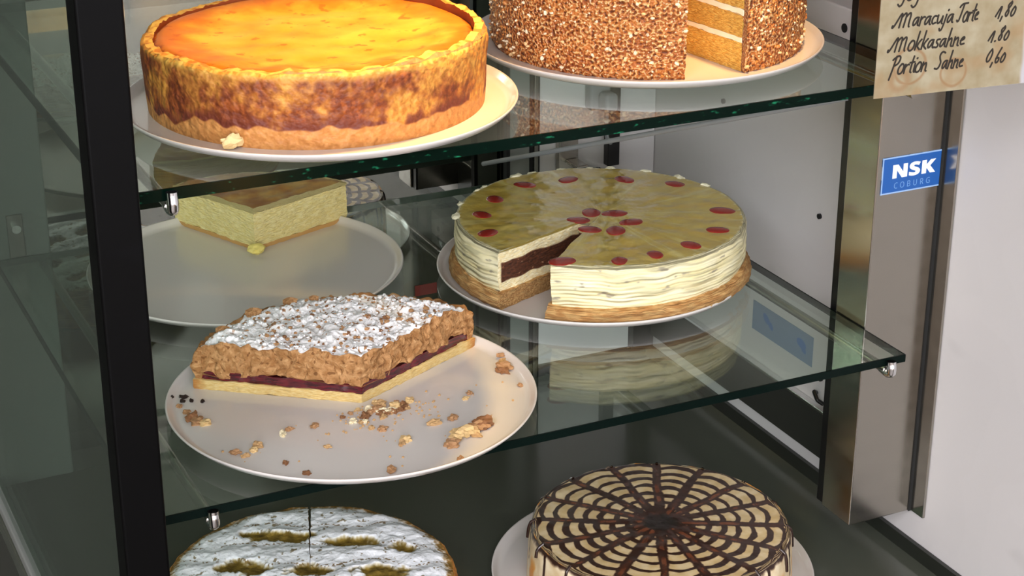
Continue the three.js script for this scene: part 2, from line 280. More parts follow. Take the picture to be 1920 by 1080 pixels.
// ---------------------------------------------------------------- baked cheesecake, upper shelf
{
  const g = thing('baked_cheesecake', 'whole baked cheesecake with orange top and browned crust', 'cake', [0.455, TOP + PS, -1.298]);
  const rimH = (a) => 0.056 + 0.0032 * noise(Math.sin(a) * 3, Math.cos(a) * 3, 1) + 0.0022 * noise(Math.sin(a) * 9, Math.cos(a) * 9, 3) + 0.0012 * noise(Math.sin(a) * 26, Math.cos(a) * 26, 3) + 0.0025 * Math.sin(a + 0.6);
  const sideTex = tex(2048, 256, (u, v) => {
    const cx = Math.cos(u * TAU) * 5, cz = Math.sin(u * TAU) * 5;
    const line = 0.24 + 0.16 * noise(cx * 0.7, cz * 0.7, 2) + 0.07 * noise(cx * 2.2, cz * 2.2, 6);
    const n = 0.8 * fbm(cx * 0.9, v * 1.8, cz * 0.9, 4) + 0.35 * fbm(cx * 3, v * 5, cz * 3, 3), n2 = fbm(cx * 6 + 9, v * 12, cz * 6, 4);
    const gold = mixc([182, 116, 42], [214, 154, 66], clamp(0.5 + n2 * 2));
    const brown = mixc([104, 44, 18], [150, 76, 28], clamp(0.5 + n2 * 2.2));
    let c = mixc(gold, brown, smooth(-0.2, 0.26, n + 0.12 * (0.5 - v) + 0.13 * Math.sin(u * TAU - 0.35)));  // sine terms here and below paint the shaded left side into the browning
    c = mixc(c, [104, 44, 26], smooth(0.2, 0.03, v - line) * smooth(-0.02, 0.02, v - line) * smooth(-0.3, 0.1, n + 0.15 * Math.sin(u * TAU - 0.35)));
    const dough = mixc([200, 142, 78], [182, 122, 62], clamp(0.5 + n2 * 2));
    c = mixc(dough, c, smooth(-0.015, 0.02, v - line));
    return mixc(c, mixc([240, 190, 90], [214, 142, 50], clamp(0.5 + n2 * 2)), smooth(0.86, 0.98, v));
  });
  const sideBump = gray(1024, 128, (u, v) => { const cx = Math.cos(u * TAU) * 5, cz = Math.sin(u * TAU) * 5; return 0.5 + 0.8 * fbm(cx * 4, v * 8, cz * 4, 4); });
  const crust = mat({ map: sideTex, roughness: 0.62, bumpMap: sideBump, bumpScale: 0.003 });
  const rimTex = tex(512, 512, (u, v) => { const n = fbm(u * 30, v * 30, 4, 4); return mixc([246, 196, 92], [206, 128, 44], smooth(-0.1, 0.25, n)); });
  const rimMat = mat({ map: rimTex, roughness: 0.55 });
  const inner = mat({ color: 0x8a3f14, roughness: 0.6 });
  const cg = cake({ profile: [[0.1295, 0], [0.1305, 0.012], [0.131, 0.03], [0.132, 0.046], [0.1312, 0.0535], [0.1285, 0.056]], rin: 0.1222, na: 220, nr: 6, sub: 4, top: (x, z, r, a) => rimH(a) - 0.056 + 0.0006 * noise(x * 300, z * 300, 1), disp: (x, y, z, t) => jitter(0.0021, 55)(x, y, z).map((v) => v * smooth(0, 0.08, y)) });
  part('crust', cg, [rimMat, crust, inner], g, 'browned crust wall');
  const topTex = tex(1024, 1024, (u, v) => {
    const x = (u - 0.5) * 2, z = (v - 0.5) * 2, r = Math.hypot(x, z);
    const n = fbm(x * 4, z * 4, 3, 5), n2 = fbm(x * 10 + 4, z * 10, 8, 4);
    let c = mixc([232, 180, 66], [220, 150, 36], clamp(0.5 + n * 1.6));
    c = mixc(c, [202, 110, 18], smooth(0.62, 0.97, r + n * 0.32) * 0.85);
    c = mixc(c, [186, 92, 20], smooth(0.2, 0.34, n2) * 0.65);
    return mixc(c, [128, 52, 14], smooth(0.955, 1.0, r + 0.06 * n2));
  });
  const rr = rng(11), spots = Array.from({ length: 18 }, () => [rr() * 0.085 * (rr() < 0.5 ? -1 : 1), rr() * 0.09 * (rr() < 0.5 ? -1 : 1), 0.004 + rr() * 0.006]);
  const topF = (x, z, r) => 0.0042 * smooth(0.075, 0.113, r + 0.008 * noise(x * 30, z * 30, 6)) - 0.0036 * smooth(0.1165, 0.1225, r) + 0.0012 * noise(x * 40, z * 40, 2) - spots.reduce((s, p) => s + 0.0008 * Math.exp(-((x - p[0]) ** 2 + (z - p[1]) ** 2) / (p[2] * p[2])), 0);
  part('filling', cake({ profile: [[0.1228, 0.03], [0.1228, 0.0495]], na: 140, nr: 44, sub: 2, top: topF }), [mat({ map: topTex, roughness: 0.48, specularIntensity: 0.6 }), inner, inner], g, 'glossy orange filling');
  // a pale flake at the foot of the crust
  const fl = lump(0.007, 3, 2, 0.4); fl.scale(1.1, 0.9, 0.6);
  part('dough_flake', fl.translate(-0.098, 0.006, 0.094), mat({ color: 0xe6cf96, roughness: 0.7 }), g);
}

// ---------------------------------------------------------------- nut cake with one slice gone, upper shelf
{
  const g = thing('nut_cake', 'tall cake coated in chopped roasted nuts with one slice cut out', 'cake', [0.7755, TOP + PS, -1.349]);
  const a0 = 6.9 * D, a1 = 343.9 * D, H = 0.082, R = 0.1335;
  const sponge = mat({ map: tex(512, 256, (u, v) => { const n = fbm(u * 30, v * 20, 4, 4), h = smooth(0.3, 0.44, fbm(u * 60, v * 40, 9, 3)); return mixc(mixc([236, 190, 92], [214, 158, 62], clamp(0.5 + n * 2)), [168, 112, 40], h); }), roughness: 0.85, bumpMap: grain, bumpScale: 0.002 });
  const cream = mat({ color: 0xf3e6c4, roughness: 0.5 });
  const lay = (y0, y1, r) => [[r, y0], [r, y1]];
  const J = jitter(0.0007, 220);
  for (const [y0, y1] of [[0, 0.024], [0.028, 0.047], [0.0515, 0.073]]) part('sponge_layer', cake({ profile: lay(y0, y1, R - 0.0045), a0, a1, na: 100, nr: 30, sub: 8, disp: J }), [sponge, sponge, sponge, sponge], g, 'yellow sponge');
  for (const [y0, y1] of [[0.024, 0.028], [0.047, 0.0515], [0.073, 0.077]]) part('cream_layer', cake({ profile: lay(y0, y1, R - 0.0042), a0: a0 - 0.006, a1: a1 + 0.006, na: 100, nr: 30, sub: 3, disp: jitter(0.0009, 150) }), [cream, cream, cream, cream], g, 'white cream');
  const nutTex = tex(2048, 256, (u, v) => {
    const n = noise(u * 330, v * 36, 1), n2 = noise(u * 520 + 9, v * 58, 4), n3 = fbm(u * 24, v * 4, 8, 3);
    let c = mixc([196, 118, 52], [156, 82, 32], clamp(0.5 + n3 * 1.6));
    c = mixc(c, [226, 172, 108], smooth(0.05, 0.35, n)); c = mixc(c, [240, 214, 172], smooth(0.3, 0.5, n2));
    return mixc(c, [104, 50, 20], smooth(0.22, 0.45, -n));
  });
  const nutBump = gray(2048, 256, (u, v) => 0.5 + 0.45 * noise(u * 330, v * 36, 1) + 0.2 * noise(u * 520 + 9, v * 58, 4));
  const nut = mat({ map: nutTex, roughness: 0.55, bumpMap: nutBump, bumpScale: 0.004 });
  part('nut_coating', cake({ profile: [[R, 0], [R + 0.002, 0.03], [R + 0.001, H - 0.006], [R - 0.003, H]], rin: R - 0.0042, a0, a1, na: 260, nr: 3, sub: 10, disp: jitter(0.0013, 210) }), [nut, nut, nut, nut], g, 'chopped nut coating');
  part('top_coating', cake({ profile: [[R - 0.003, 0.077], [R - 0.003, H]], a0, a1, na: 120, nr: 30, sub: 2, disp: jitter(0.001, 200) }), [nut, nut, nut, nut], g);
  // chopped nut pieces standing proud of the side
  const r = rng(77), v = [0, 1, 2].map((k) => lump(1, 20 + k, 0, 0.3));
  for (const [tone, n] of [[0xe9c48c, 420], [0xc07a38, 420], [0xf2e0bd, 420]]) {
    const pieces = [];
    for (let k = 0; k < n; k++) { const a = mix(a0, a1, r()), y = 0.003 + r() * (H - 0.004), s = 0.0007 + 0.0011 * r(); const q = v[k % 3].clone(); q.scale(s * (0.6 + r()), s, s * (0.6 + r())); q.rotateY(r() * 6).rotateX(r() * 6); q.translate((R + 0.0017) * Math.sin(a), y, (R + 0.0017) * Math.cos(a)); pieces.push(q); }
    part('nut_pieces', mergeGeometries(pieces), mat({ color: tone, roughness: 0.5 }), g).userData.kind = 'stuff';
  }
}

// ---------------------------------------------------------------- pale cream cake, what is left of it, middle shelf at the back
{
  const g = thing('cream_cake', 'pale yellow cream cake, about a quarter left, with browned top', 'cake', [0.503, MID + PS, -1.641]);
  const a0 = 110.5 * D, a1 = 204 * D, R = 0.121;
  const custard = mat({ map: tex(512, 256, (u, v) => { const n = fbm(u * 14, v * 12, 4, 4), h = smooth(0.22, 0.4, fbm(u * 50, v * 34, 9, 3)); return mixc(mixc([248, 232, 168], [238, 216, 138], clamp(0.5 + n * 1.8)), [206, 178, 96], h * 0.7); }), roughness: 0.6, bumpMap: grain, bumpScale: 0.0016 });
  const browned = mat({ map: tex(256, 256, (u, v) => mixc([214, 170, 92], [172, 112, 48], clamp(0.5 + 2 * fbm(u * 9, v * 9, 2, 4)))), roughness: 0.5 });
  const base = mat({ color: 0xc99a5a, roughness: 0.8 });
  const edgeTop = (x, z, r) => 0.0015 * noise(x * 60, z * 60, 4) - 0.003 * smooth(0.11, 0.122, r);
  part('sponge_base', cake({ profile: [[R - 0.001, 0], [R - 0.001, 0.004]], a0: a0 - 0.004, a1: a1 + 0.004, na: 50, nr: 20, sub: 2, disp: jitter(0.0008, 180) }), [base, base, base, base], g, 'thin brown base');
  part('custard', cake({ profile: [[R, 0.004], [R + 0.001, 0.02], [R, 0.039]], a0, a1, na: 50, nr: 30, sub: 7, disp: jitter(0.0012, 110) }), [custard, custard, custard, custard], g, 'pale yellow custard');
  part('browned_top', cake({ profile: [[R + 0.001, 0.039], [R, 0.0425], [R - 0.004, 0.0445]], a0: a0 - 0.006, a1: a1 + 0.006, na: 50, nr: 24, sub: 3, top: edgeTop, disp: jitter(0.0012, 90) }), [browned, custard, custard, custard], g, 'browned skin');
  const f = lump(0.0075, 9, 2, 0.35); f.scale(1.2, 0.8, 0.9); f.translate(-0.001, 0.005, 0.009);
  part('loose_bit', f, mat({ color: 0xf0dc7c, roughness: 0.5 }), g, 'yellow crumb at the tip');
}

// ---------------------------------------------------------------- sugared crumble cake, middle shelf at the front
{
  const g = thing('crumble_cake', 'third of a crumble cake dusted with icing sugar, dark cherry layer inside', 'cake', [0.473, MID + PS, -1.272]);
  const a0 = 116.6 * D, a1 = 232.6 * D, R = 0.144;
  const shortTex = tex(512, 128, (u, v) => { const n = fbm(u * 30, v * 9, 4, 4); return mixc(mixc([240, 214, 150], [226, 188, 112], clamp(0.5 + n * 2)), [190, 128, 62], smooth(0.9, 1.0, u + 0.03 * n)); });
  const short = mat({ map: shortTex, roughness: 0.75, bumpMap: grain, bumpScale: 0.001 });
  const jam = mat({ map: tex(256, 64, (u, v) => mixc([100, 20, 32], [54, 10, 20], clamp(0.5 + 2 * fbm(u * 12, v * 4, 3, 4)))), roughness: 0.2, clearcoat: 0.5 });
  const crumbTex = tex(1024, 256, (u, v) => { const n = fbm(u * 26, v * 4, 2, 5), n2 = noise(u * 44, v * 7, 5); let c = mixc([182, 138, 92], [150, 106, 64], clamp(0.5 + n * 2.2)); c = mixc(c, [112, 74, 42], smooth(0.26, 0.55, n2) * 0.8); return mixc(c, [200, 160, 112], smooth(0.3, 0.55, -n2) * 0.6); });
  const crumble = mat({ map: crumbTex, roughness: 0.95, specularIntensity: 0.3, bumpMap: gray(1024, 256, (u, v) => 0.5 + 0.8 * fbm(u * 60, v * 10, 6, 4)), bumpScale: 0.0012 });
  const sugarTex = tex(1024, 1024, (u, v) => { const n = fbm(u * 20, v * 20, 6, 3), n2 = noise(u * 84, v * 84, 3), n3 = fbm(u * 130, v * 130, 12, 2); let c = mixc([250, 249, 249], [238, 233, 228], clamp(0.4 + n3 * 2)); return mixc(c, mixc([190, 150, 112], [140, 100, 72], clamp(0.5 + n3 * 2)), smooth(0.16, 0.34, n * 0.6 + n2 * 0.42 + n3 * 0.35)); });
  const sugar = mat({ map: sugarTex, roughness: 1, specularIntensity: 0.15, bumpMap: gray(1024, 1024, (u, v) => 0.5 + 0.8 * fbm(u * 120, v * 120, 6, 3)), bumpScale: 0.0006 });
  part('shortcrust_base', cake({ profile: [[R + 0.001, 0], [R + 0.002, 0.0085]], a0: a0 - 0.012, a1: a1 + 0.012, na: 80, nr: 40, sub: 4, disp: jitter(0.001, 130) }), [short, crumble, short, short], g, 'pale shortcrust');
  part('cherry_layer', cake({ profile: [[R - 0.006, 0.0085], [R - 0.006, 0.0165]], a0: a0 + 0.008, a1: a1 - 0.008, na: 70, nr: 40, sub: 4, disp: jitter(0.0012, 90) }), [jam, jam, jam, jam], g, 'dark red cherry layer');
  part('outer_crust', cake({ profile: [[R, 0.0085], [R + 0.003, 0.02], [R - 0.001, 0.033]], rin: R - 0.006, a0, a1, na: 90, nr: 4, sub: 6, disp: jitter(0.0018, 110) }), [crumble, crumble, crumble, crumble], g, 'browned outer crust');
  const topF = (x, z, r, a) => 0.003 * fbm(x * 60, z * 60, 4, 3) * 2 + 0.0011 * noise(x * 210, z * 210, 7) - 0.006 * smooth(0.115, 0.144, r);
  part('crumble_layer', cake({ profile: [[R - 0.003, 0.0158], [R - 0.0005, 0.028], [R - 0.004, 0.041], [R - 0.008, 0.0432]], a0, a1, na: 190, nr: 90, sub: 7, top: topF, disp: (x, y, z) => { const low = smooth(0.026, 0.015, y), j = jitter(0.0036, 72, 2.9, 0.6)(x, y, z); return [j[0], j[1] + 0.0058 * low * noise(x * 48 + 3, 2, z * 48), j[2]]; } }), [sugar, crumble, crumble, crumble], g, 'crumble under icing sugar');
  // crumble lumps on the top, most of them sugared
  const r = rng(31), v = [0, 1, 2, 3].map((k) => lump(1, 40 + k, 1, 0.4));
  for (const [tone, n, s0] of [[0xf8f7f6, 520, 0.0013], [0xb48a62, 190, 0.0013], [0x8a6244, 110, 0.0012]]) {
    const ps = [];
    for (let k = 0; k < n; k++) {
      const a = mix(a0, a1, 0.01 + 0.98 * r()), rad = R * Math.sqrt(0.004 + 0.85 * r()), s = s0 * (0.6 + 1.2 * r() * r());
      const x = rad * Math.sin(a), z = rad * Math.cos(a), q = v[k % 4].clone(); q.scale(s * 1.25, s, s * 1.1); q.rotateY(r() * 6); q.translate(x, 0.0436 + topF(x, z, rad, a), z); ps.push(q);
    }
    part('streusel', mergeGeometries(ps), mat({ color: tone, roughness: 1, specularIntensity: 0.15 }), g).userData.kind = 'stuff';
  }
  for (const [f, rad, s] of [[0.9, 0.13, 0.0045], [0.74, 0.132, 0.0055], [0.6, 0.132, 0.005], [0.52, 0.13, 0.0034]]) { const a = mix(a0, a1, f); const q = v[1].clone(); q.scale(s * 1.3, s, s); q.translate(rad * Math.sin(a), 0.043, rad * Math.cos(a)); part('streusel_lump', q, mat({ map: crumbTex, roughness: 0.9 }), g); }
}
// crumbs left lying on that plate
{
  const r = rng(91), tones = [0xa98058, 0x845a38, 0xd2b27c, 0xbd9868, 0xe6d8b4].map((c) => mat({ color: c, roughness: 0.85 })), shapes = [0, 1, 2, 3].map((k) => lump(1, 60 + k, 2, 0.55));
  const dark = mat({ color: 0x2a1a12, roughness: 0.8 });
  const well = (x, z) => { const d = Math.hypot(x - 0.469, z + 1.283); return MID + PS + 0.0028 * smooth(0.141, 0.1475, d); };
  function crumb(x, z, s, m, label) {
    const q = solo('cake_crumb', shapes[Math.floor(r() * 4)], m, label, 'crumb', [x, well(x, z) + s * 0.4, z], 'crumbs on the crumble cake plate');
    q.scale.set(s * (0.9 + 0.7 * r()), s * 0.75, s * (0.8 + 0.5 * r())); q.rotation.y = r() * 6;
  }
  const L = { left: 'brown crumb on the left rim of the crumble cake plate', right: 'crumb in the browned heap at the front right of the crumble cake plate', tip: 'crumb in the loose heap before the tip of the crumble cake', back: 'crumb on the right rear rim of the crumble cake plate', front: 'small crumb along the front rim of the crumble cake plate', mid: 'small crumb on the bare middle of the crumble cake plate', dark: 'tiny dark crumb by the left end of the crumble cake' };
  for (const [x, z, s, t, k] of [[0.339, -1.304, 0.005, 1, 'left'], [0.341, -1.296, 0.0045, 0, 'left'], [0.346, -1.291, 0.004, 2, 'left'], [0.338, -1.316, 0.003, 0, 'left'], [0.336, -1.33, 0.0022, 0, 'left'],
    [0.546, -1.192, 0.0075, 1, 'right'], [0.54, -1.189, 0.0055, 0, 'right'], [0.535, -1.186, 0.005, 3, 'right'], [0.526, -1.184, 0.006, 2, 'right'], [0.519, -1.181, 0.0055, 2, 'right'], [0.509, -1.172, 0.005, 0, 'right'], [0.533, -1.178, 0.0035, 3, 'right'],
    [0.607, -1.283, 0.005, 0, 'back'], [0.603, -1.277, 0.0038, 1, 'back'], [0.61, -1.293, 0.0035, 3, 'back'], [0.613, -1.302, 0.003, 0, 'back'], [0.604, -1.245, 0.0026, 0, 'back'],
    [0.391, -1.176, 0.0026, 1, 'front'], [0.45, -1.152, 0.0036, 0, 'front'], [0.352, -1.231, 0.0032, 0, 'front'], [0.358, -1.223, 0.0028, 3, 'front'], [0.372, -1.236, 0.0036, 3, 'front'], [0.366, -1.229, 0.003, 2, 'front'], [0.505, -1.146, 0.003, 0, 'front'], [0.382, -1.199, 0.0022, 1, 'front'],
    [0.396, -1.246, 0.003, 4, 'mid'], [0.403, -1.252, 0.0026, 0, 'mid'], [0.423, -1.248, 0.0028, 0, 'mid'], [0.511, -1.211, 0.004, 3, 'mid'], [0.528, -1.213, 0.0034, 0, 'mid'], [0.48, -1.195, 0.0038, 2, 'mid'], [0.475, -1.19, 0.003, 3, 'mid'], [0.47, -1.22, 0.0034, 0, 'mid'], [0.463, -1.226, 0.0026, 3, 'mid'], [0.56, -1.25, 0.0024, 0, 'mid'], [0.553, -1.243, 0.002, 2, 'mid'], [0.42, -1.21, 0.0022, 3, 'mid'],
    [0.344, -1.345, 0.0024, 5, 'dark'], [0.341, -1.338, 0.0022, 5, 'dark'], [0.348, -1.336, 0.002, 5, 'dark'], [0.333, -1.345, 0.002, 5, 'dark'], [0.356, -1.331, 0.0018, 5, 'dark'],
  ]) crumb(x, z, s, t === 5 ? dark : tones[t], L[k]);
  const fine = [];
  for (let k = 0; k < 170; k++) { const a = r() * TAU, d = 0.138 * Math.sqrt(r()), near = r() < 0.45, x = near ? 0.482 + (r() - 0.5) * 0.09 : 0.469 + Math.sin(a) * d, z = near ? -1.243 + (r() - 0.5) * 0.04 : -1.283 + Math.cos(a) * d; if (z < -1.27 && x < 0.6) continue; const s = 0.0004 + 0.0007 * r(); fine.push(shapes[k % 4].clone().scale(s, s, s).translate(x, well(x, z) + s * 0.5, z)); }
  const fm = solo('fine_crumbs', mergeGeometries(fine), tones[3], 'dusting of tiny crumbs over the crumble cake plate', 'crumbs'); fm.userData.kind = 'stuff';
  for (let k = 0; k < 34; k++) { const a = r() * TAU, d = r() ** 0.8; crumb(0.482 + Math.sin(a) * 0.036 * d, -1.247 + Math.cos(a) * 0.016 * d + (Math.sin(a) > 0 ? -0.012 * d : 0), 0.0016 + 0.0028 * r(), tones[Math.floor(r() * 5)], L.tip); }
}

// ---------------------------------------------------------------- glazed cream torte with red dots, middle shelf at the right
{
  const g = thing('glazed_torte', 'round cream torte with yellow jelly top, red dots and one slice gone', 'cake', [0.79, MID + PS, -1.4525]);
  const a0 = -46.5 * D, a1 = (360 - 69.5) * D, R = 0.14, H = 0.056, ri = 0.03;
  const sideTex = tex(1024, 128, (u, v) => {
    const cx = Math.cos(u * TAU) * 4, cz = Math.sin(u * TAU) * 4, n = fbm(cx, v * 5, cz, 4), st = noise(cx * 0.8, v * 14 + 2 * noise(cx, cz, 3), cz * 0.8);
    let c = mixc([246, 238, 198], [236, 222, 166], clamp(0.5 + n * 1.6));
    c = mixc(c, [196, 190, 150], smooth(0.22, 0.42, st) * 0.7);
    return mixc(c, [150, 140, 120], smooth(0.24, 0.4, fbm(cx * 2 + 8, v * 6, cz * 2, 3)) * 0.8);
  });
  const sideBump = gray(1024, 128, (u, v) => { const cx = Math.cos(u * TAU) * 4, cz = Math.sin(u * TAU) * 4; return 0.5 + 0.7 * noise(cx * 0.8, v * 14 + 2 * noise(cx, cz, 3), cz * 0.8); });
  const side = mat({ map: sideTex, roughness: 0.5, bumpMap: sideBump, bumpScale: 0.003 });
  const cutTex = tex(512, 256, (u, v) => {
    const w = 0.05 * noise(u * 9, 3, 1), w2 = 0.05 * noise(u * 7, 8, 2), n = fbm(u * 40, v * 16, 4, 4);
    const inside = smooth(0.24 + w, 0.28 + w, v) * smooth(0.76 + 1.6 * w2, 0.71 + 1.6 * w2, v) * smooth(0.975, 0.955, u);
    const c = mixc([246, 236, 198], [236, 216, 160], clamp(0.5 + n * 2));
    return mixc(c, mixc(mixc([64, 34, 20], [98, 54, 32], clamp(0.5 + n * 2)), [190, 150, 116], smooth(0.3, 0.42, fbm(u * 24, v * 9, 8, 3))), inside);
  });
  const cut = mat({ map: cutTex, roughness: 0.65, bumpMap: grain, bumpScale: 0.0012 });
  const crumbM = mat({ map: tex(512, 64, (u, v) => mixc([214, 170, 108], [184, 132, 74], clamp(0.5 + 2.4 * fbm(Math.cos(u * TAU) * 14, v * 6, Math.sin(u * TAU) * 14, 4)))), roughness: 0.9, bumpMap: grain, bumpScale: 0.003 });
  const glazeTex = tex(1024, 1024, (u, v) => {
    const x = (u - 0.5) * 2, z = (v - 0.5) * 2, r = Math.hypot(x, z), a = Math.atan2(x, z), seg = Math.abs(((a / TAU * 16) % 1 + 1) % 1 - 0.5) * 2;
    const n = fbm(x * 3, z * 3, 4, 4), n2 = fbm(Math.cos(a) * 12, Math.sin(a) * 12, r * 2, 4);
    let c = mixc([212, 188, 100], [196, 166, 72], clamp(0.5 + n * 1.8));
    c = mixc(c, [224, 208, 134], smooth(0.05, 0.4, n2) * 0.8);
    c = mixc(c, [210, 174, 74], smooth(0.55, 0.1, seg) * smooth(0.3, 0.5, r) * smooth(0.95, 0.75, r) * 0.65);
    return mixc(c, [236, 226, 178], smooth(0.955, 0.99, r + 0.03 * noise(x * 30, z * 30, 2)));
  });
  const glaze = mat({ map: glazeTex, roughness: 0.16, clearcoat: 0.7, clearcoatRoughness: 0.06, bumpMap: gray(512, 512, (u, v) => 0.5 + 0.7 * fbm(u * 22, v * 22, 6, 3)), bumpScale: 0.0011 });
  const wob = (amp) => (x, y, z) => { const j = jitter(amp, 50)(x, y, z); return [j[0], j[1] * 0.5, j[2]]; };
  part('biscuit_base', cake({ profile: [[0.1385, 0], [0.1435, 0.002], [0.1465, 0.006], [0.1455, 0.011], [0.141, 0.0145], [R - 0.004, 0.016]], a0: a0 - 0.02, a1: a1 + 0.03, na: 160, nr: 24, sub: 3, disp: jitter(0.0013, 150) }), [crumbM, crumbM, crumbM, crumbM], g, 'crumbly biscuit base');
  const body = { profile: [[R - 0.003, 0.0145], [R - 0.0005, 0.02], [R + 0.0006, 0.034], [R, H - 0.006], [R - 0.001, H - 0.0025]], na: 180, nr: 40, sub: 5, disp: wob(0.0014) };
  part('cream_body', cake({ ...body, a0, a1 }), [side, side, cut, side], g, 'cream body with dark filling');
  part('centre_piece', cake({ profile: [[ri, 0.0145], [ri, H - 0.0025]], a0: a1 - TAU - 0.01, a1: a0 + 0.01, na: 12, nr: 8, sub: 8, artR: R }), [side, cut, cut, side], g);
  const topF = (x, z) => 0.0006 * noise(x * 60, z * 60, 3);
  const gl = [glaze, side, glaze, side];
  part('jelly_glaze', cake({ profile: [[R - 0.001, H - 0.0025], [R - 0.0018, H - 0.0006], [R - 0.004, H]], a0, a1, na: 180, nr: 40, sub: 3, top: topF, disp: wob(0.0012), artR: R }), gl, g, 'yellow jelly glaze');
  part('jelly_glaze', cake({ profile: [[ri, H - 0.0025], [ri - 0.001, H]], a0: a1 - TAU - 0.01, a1: a0 + 0.01, na: 14, nr: 8, sub: 2, top: topF, artR: R }), gl, g);
  // cream peeping over the rim
  const cr = mat({ color: 0xf4edcc, roughness: 0.5 }), rr = rng(8);
  for (let k = 0; k < 12; k++) { const a = mix(100 * D, 250 * D, (k + rr()) / 12), q = lump(0.0028 + 0.002 * rr(), 80 + k, 1, 0.4); q.scale(1.6, 0.7, 1); q.rotateY(a); part('cream_dab', q.translate((R - 0.002) * Math.sin(a), H - 0.001, (R - 0.002) * Math.cos(a)), cr, g); }
  // the red dots under the glaze
  const dotG = new THREE.SphereGeometry(1, 20, 10), red = mat({ color: 0x9a2418, roughness: 0.25, clearcoat: 0.3 });
  for (const [x, z, s] of [[0.759, -1.56, 0.0085], [0.806, -1.555, 0.0085], [0.857, -1.531, 0.0085], [0.896, -1.497, 0.008], [0.714, -1.534, 0.008], [0.684, -1.499, 0.008], [0.668, -1.452, 0.0082], [0.898, -1.409, 0.0095], [0.866, -1.366, 0.008], [0.823, -1.343, 0.008], [0.781, -1.336, 0.0075], [0.745, -1.336, 0.0075], [0.698, -1.358, 0.0095],
    [0.7605, -1.446, 0.0085], [0.781, -1.459, 0.009], [0.8, -1.447, 0.0095], [0.803, -1.419, 0.009], [0.779, -1.406, 0.009], [0.7585, -1.419, 0.0085]]) {
    const d = part('red_dot', dotG, red, g); d.position.set(x - 0.7875, H - 0.0002, z + 1.4525); d.scale.set(s * 1.4, 0.0013, s * 1.05); d.rotation.y = x * 90;
  }
}

// ---------------------------------------------------------------- sugared tart, deck at the left
{
  const g = thing('sugared_tart', 'round tart thickly dusted with icing sugar, cut in halves, fruit showing through', 'cake', [0.448, DECK, -1.352]);
  part('tin_base', lathe([[0, 0], [0.126, 0], [0.128, 0.0015], [0.127, 0.003], [0, 0.003]], 96).translate(0, 0.0004, 0), M.steelDark, g, 'thin metal base');
  const R = 0.131, H = 0.058, patches = [[-0.016, -0.08, 0.022, 0.01], [0.008, -0.066, 0.02, 0.009], [0.052, -0.036, 0.026, 0.0085], [0.091, -0.006, 0.011, 0.009], [-0.05, -0.034, 0.028, 0.013], [0.002, -0.004, 0.02, 0.011], [0.058, 0.026, 0.026, 0.012], [-0.085, 0.02, 0.024, 0.012], [-0.03, 0.05, 0.026, 0.012], [0.03, 0.075, 0.026, 0.012], [-0.05, 0.095, 0.02, 0.011]];
  const cs = Math.cos(25.6 * D), sn = Math.sin(25.6 * D);
  const bare = (x, z) => { let m = 0; for (const [px, pz, a, b] of patches) { const dx = x - px, dz = z - pz, p = (dx * cs + dz * sn) / a, q = (-dx * sn + dz * cs) / b; m = Math.max(m, smooth(1.12, 0.75, Math.hypot(p, q) + 0.5 * noise(x * 95, z * 95, 3) + 0.15 * noise(x * 300, z * 300, 3))); } return m; };
  const ridge = (x, z) => { const q = (-x * sn + z * cs) / 0.034 + 0.5 * noise(x * 22, z * 22, 5); return Math.abs((q % 1 + 1) % 1 - 0.5) * 2; };
  const topF = (x, z, r) => -0.0036 * bare(x, z) + 0.0019 * smooth(0.1, 0.9, ridge(x, z)) + 0.0018 * fbm(x * 50, z * 50, 3, 3) - 0.006 * smooth(0.112, 0.131, r);
  const topTex = tex(1024, 1024, (u, v) => {
    const x = (u - 0.5) * 2 * R, z = (v - 0.5) * 2 * R, r = Math.hypot(x, z), b = bare(x, z), n = fbm(x * 120, z * 120, 7, 4), n2 = noise(x * 420, z * 420, 2);
    let c = mixc([248, 249, 251], [236, 238, 241], clamp(0.5 + n * 2));
    c = mixc(c, [120, 104, 72], smooth(0.22, 0.36, n + 0.25 * n2) * 0.8);
    const li = smooth(0.12, 0.04, ridge(x, z)) * smooth(0.0, 0.2, n2 + n);
    c = mixc(c, [112, 88, 56], li * 0.8);
    c = mixc(c, mixc([146, 120, 52], [104, 84, 36], clamp(0.5 + n * 2)), b);
    return mixc(c, mixc([170, 120, 56], [120, 92, 44], clamp(0.5 + n * 2)), smooth(0.118, 0.128, r + 0.01 * n + 0.004 * n2));
  });
  const crustM = mat({ map: tex(1024, 128, (u, v) => { const cx = Math.cos(u * TAU) * 6, cz = Math.sin(u * TAU) * 6, n = fbm(cx * 2, v * 5, cz * 2, 4); return mixc([226, 164, 72], [164, 98, 38], clamp(0.5 + n * 2)); }), roughness: 0.7, bumpMap: grain, bumpScale: 0.002 });
  const topM = mat({ map: topTex, roughness: 1, specularIntensity: 0.2, bumpMap: gray(512, 512, (u, v) => 0.5 + 0.8 * fbm(u * 50, v * 50, 6, 3)), bumpScale: 0.0011 });
  const fill = mat({ color: 0x8c6a34, roughness: 0.6 });
  for (const a of [160.5 * D, 340.5 * D]) part('tart_half', cake({ profile: [[0.124, 0.0036], [0.128, 0.02], [0.132, 0.044], [0.131, 0.053], [0.128, H]], a0: a + 0.011, a1: a + Math.PI - 0.011, na: 130, nr: 90, sub: 5, top: topF, disp: jitter(0.001, 120), artR: R }), [topM, crustM, fill, fill], g, 'sugared half of the tart');
}

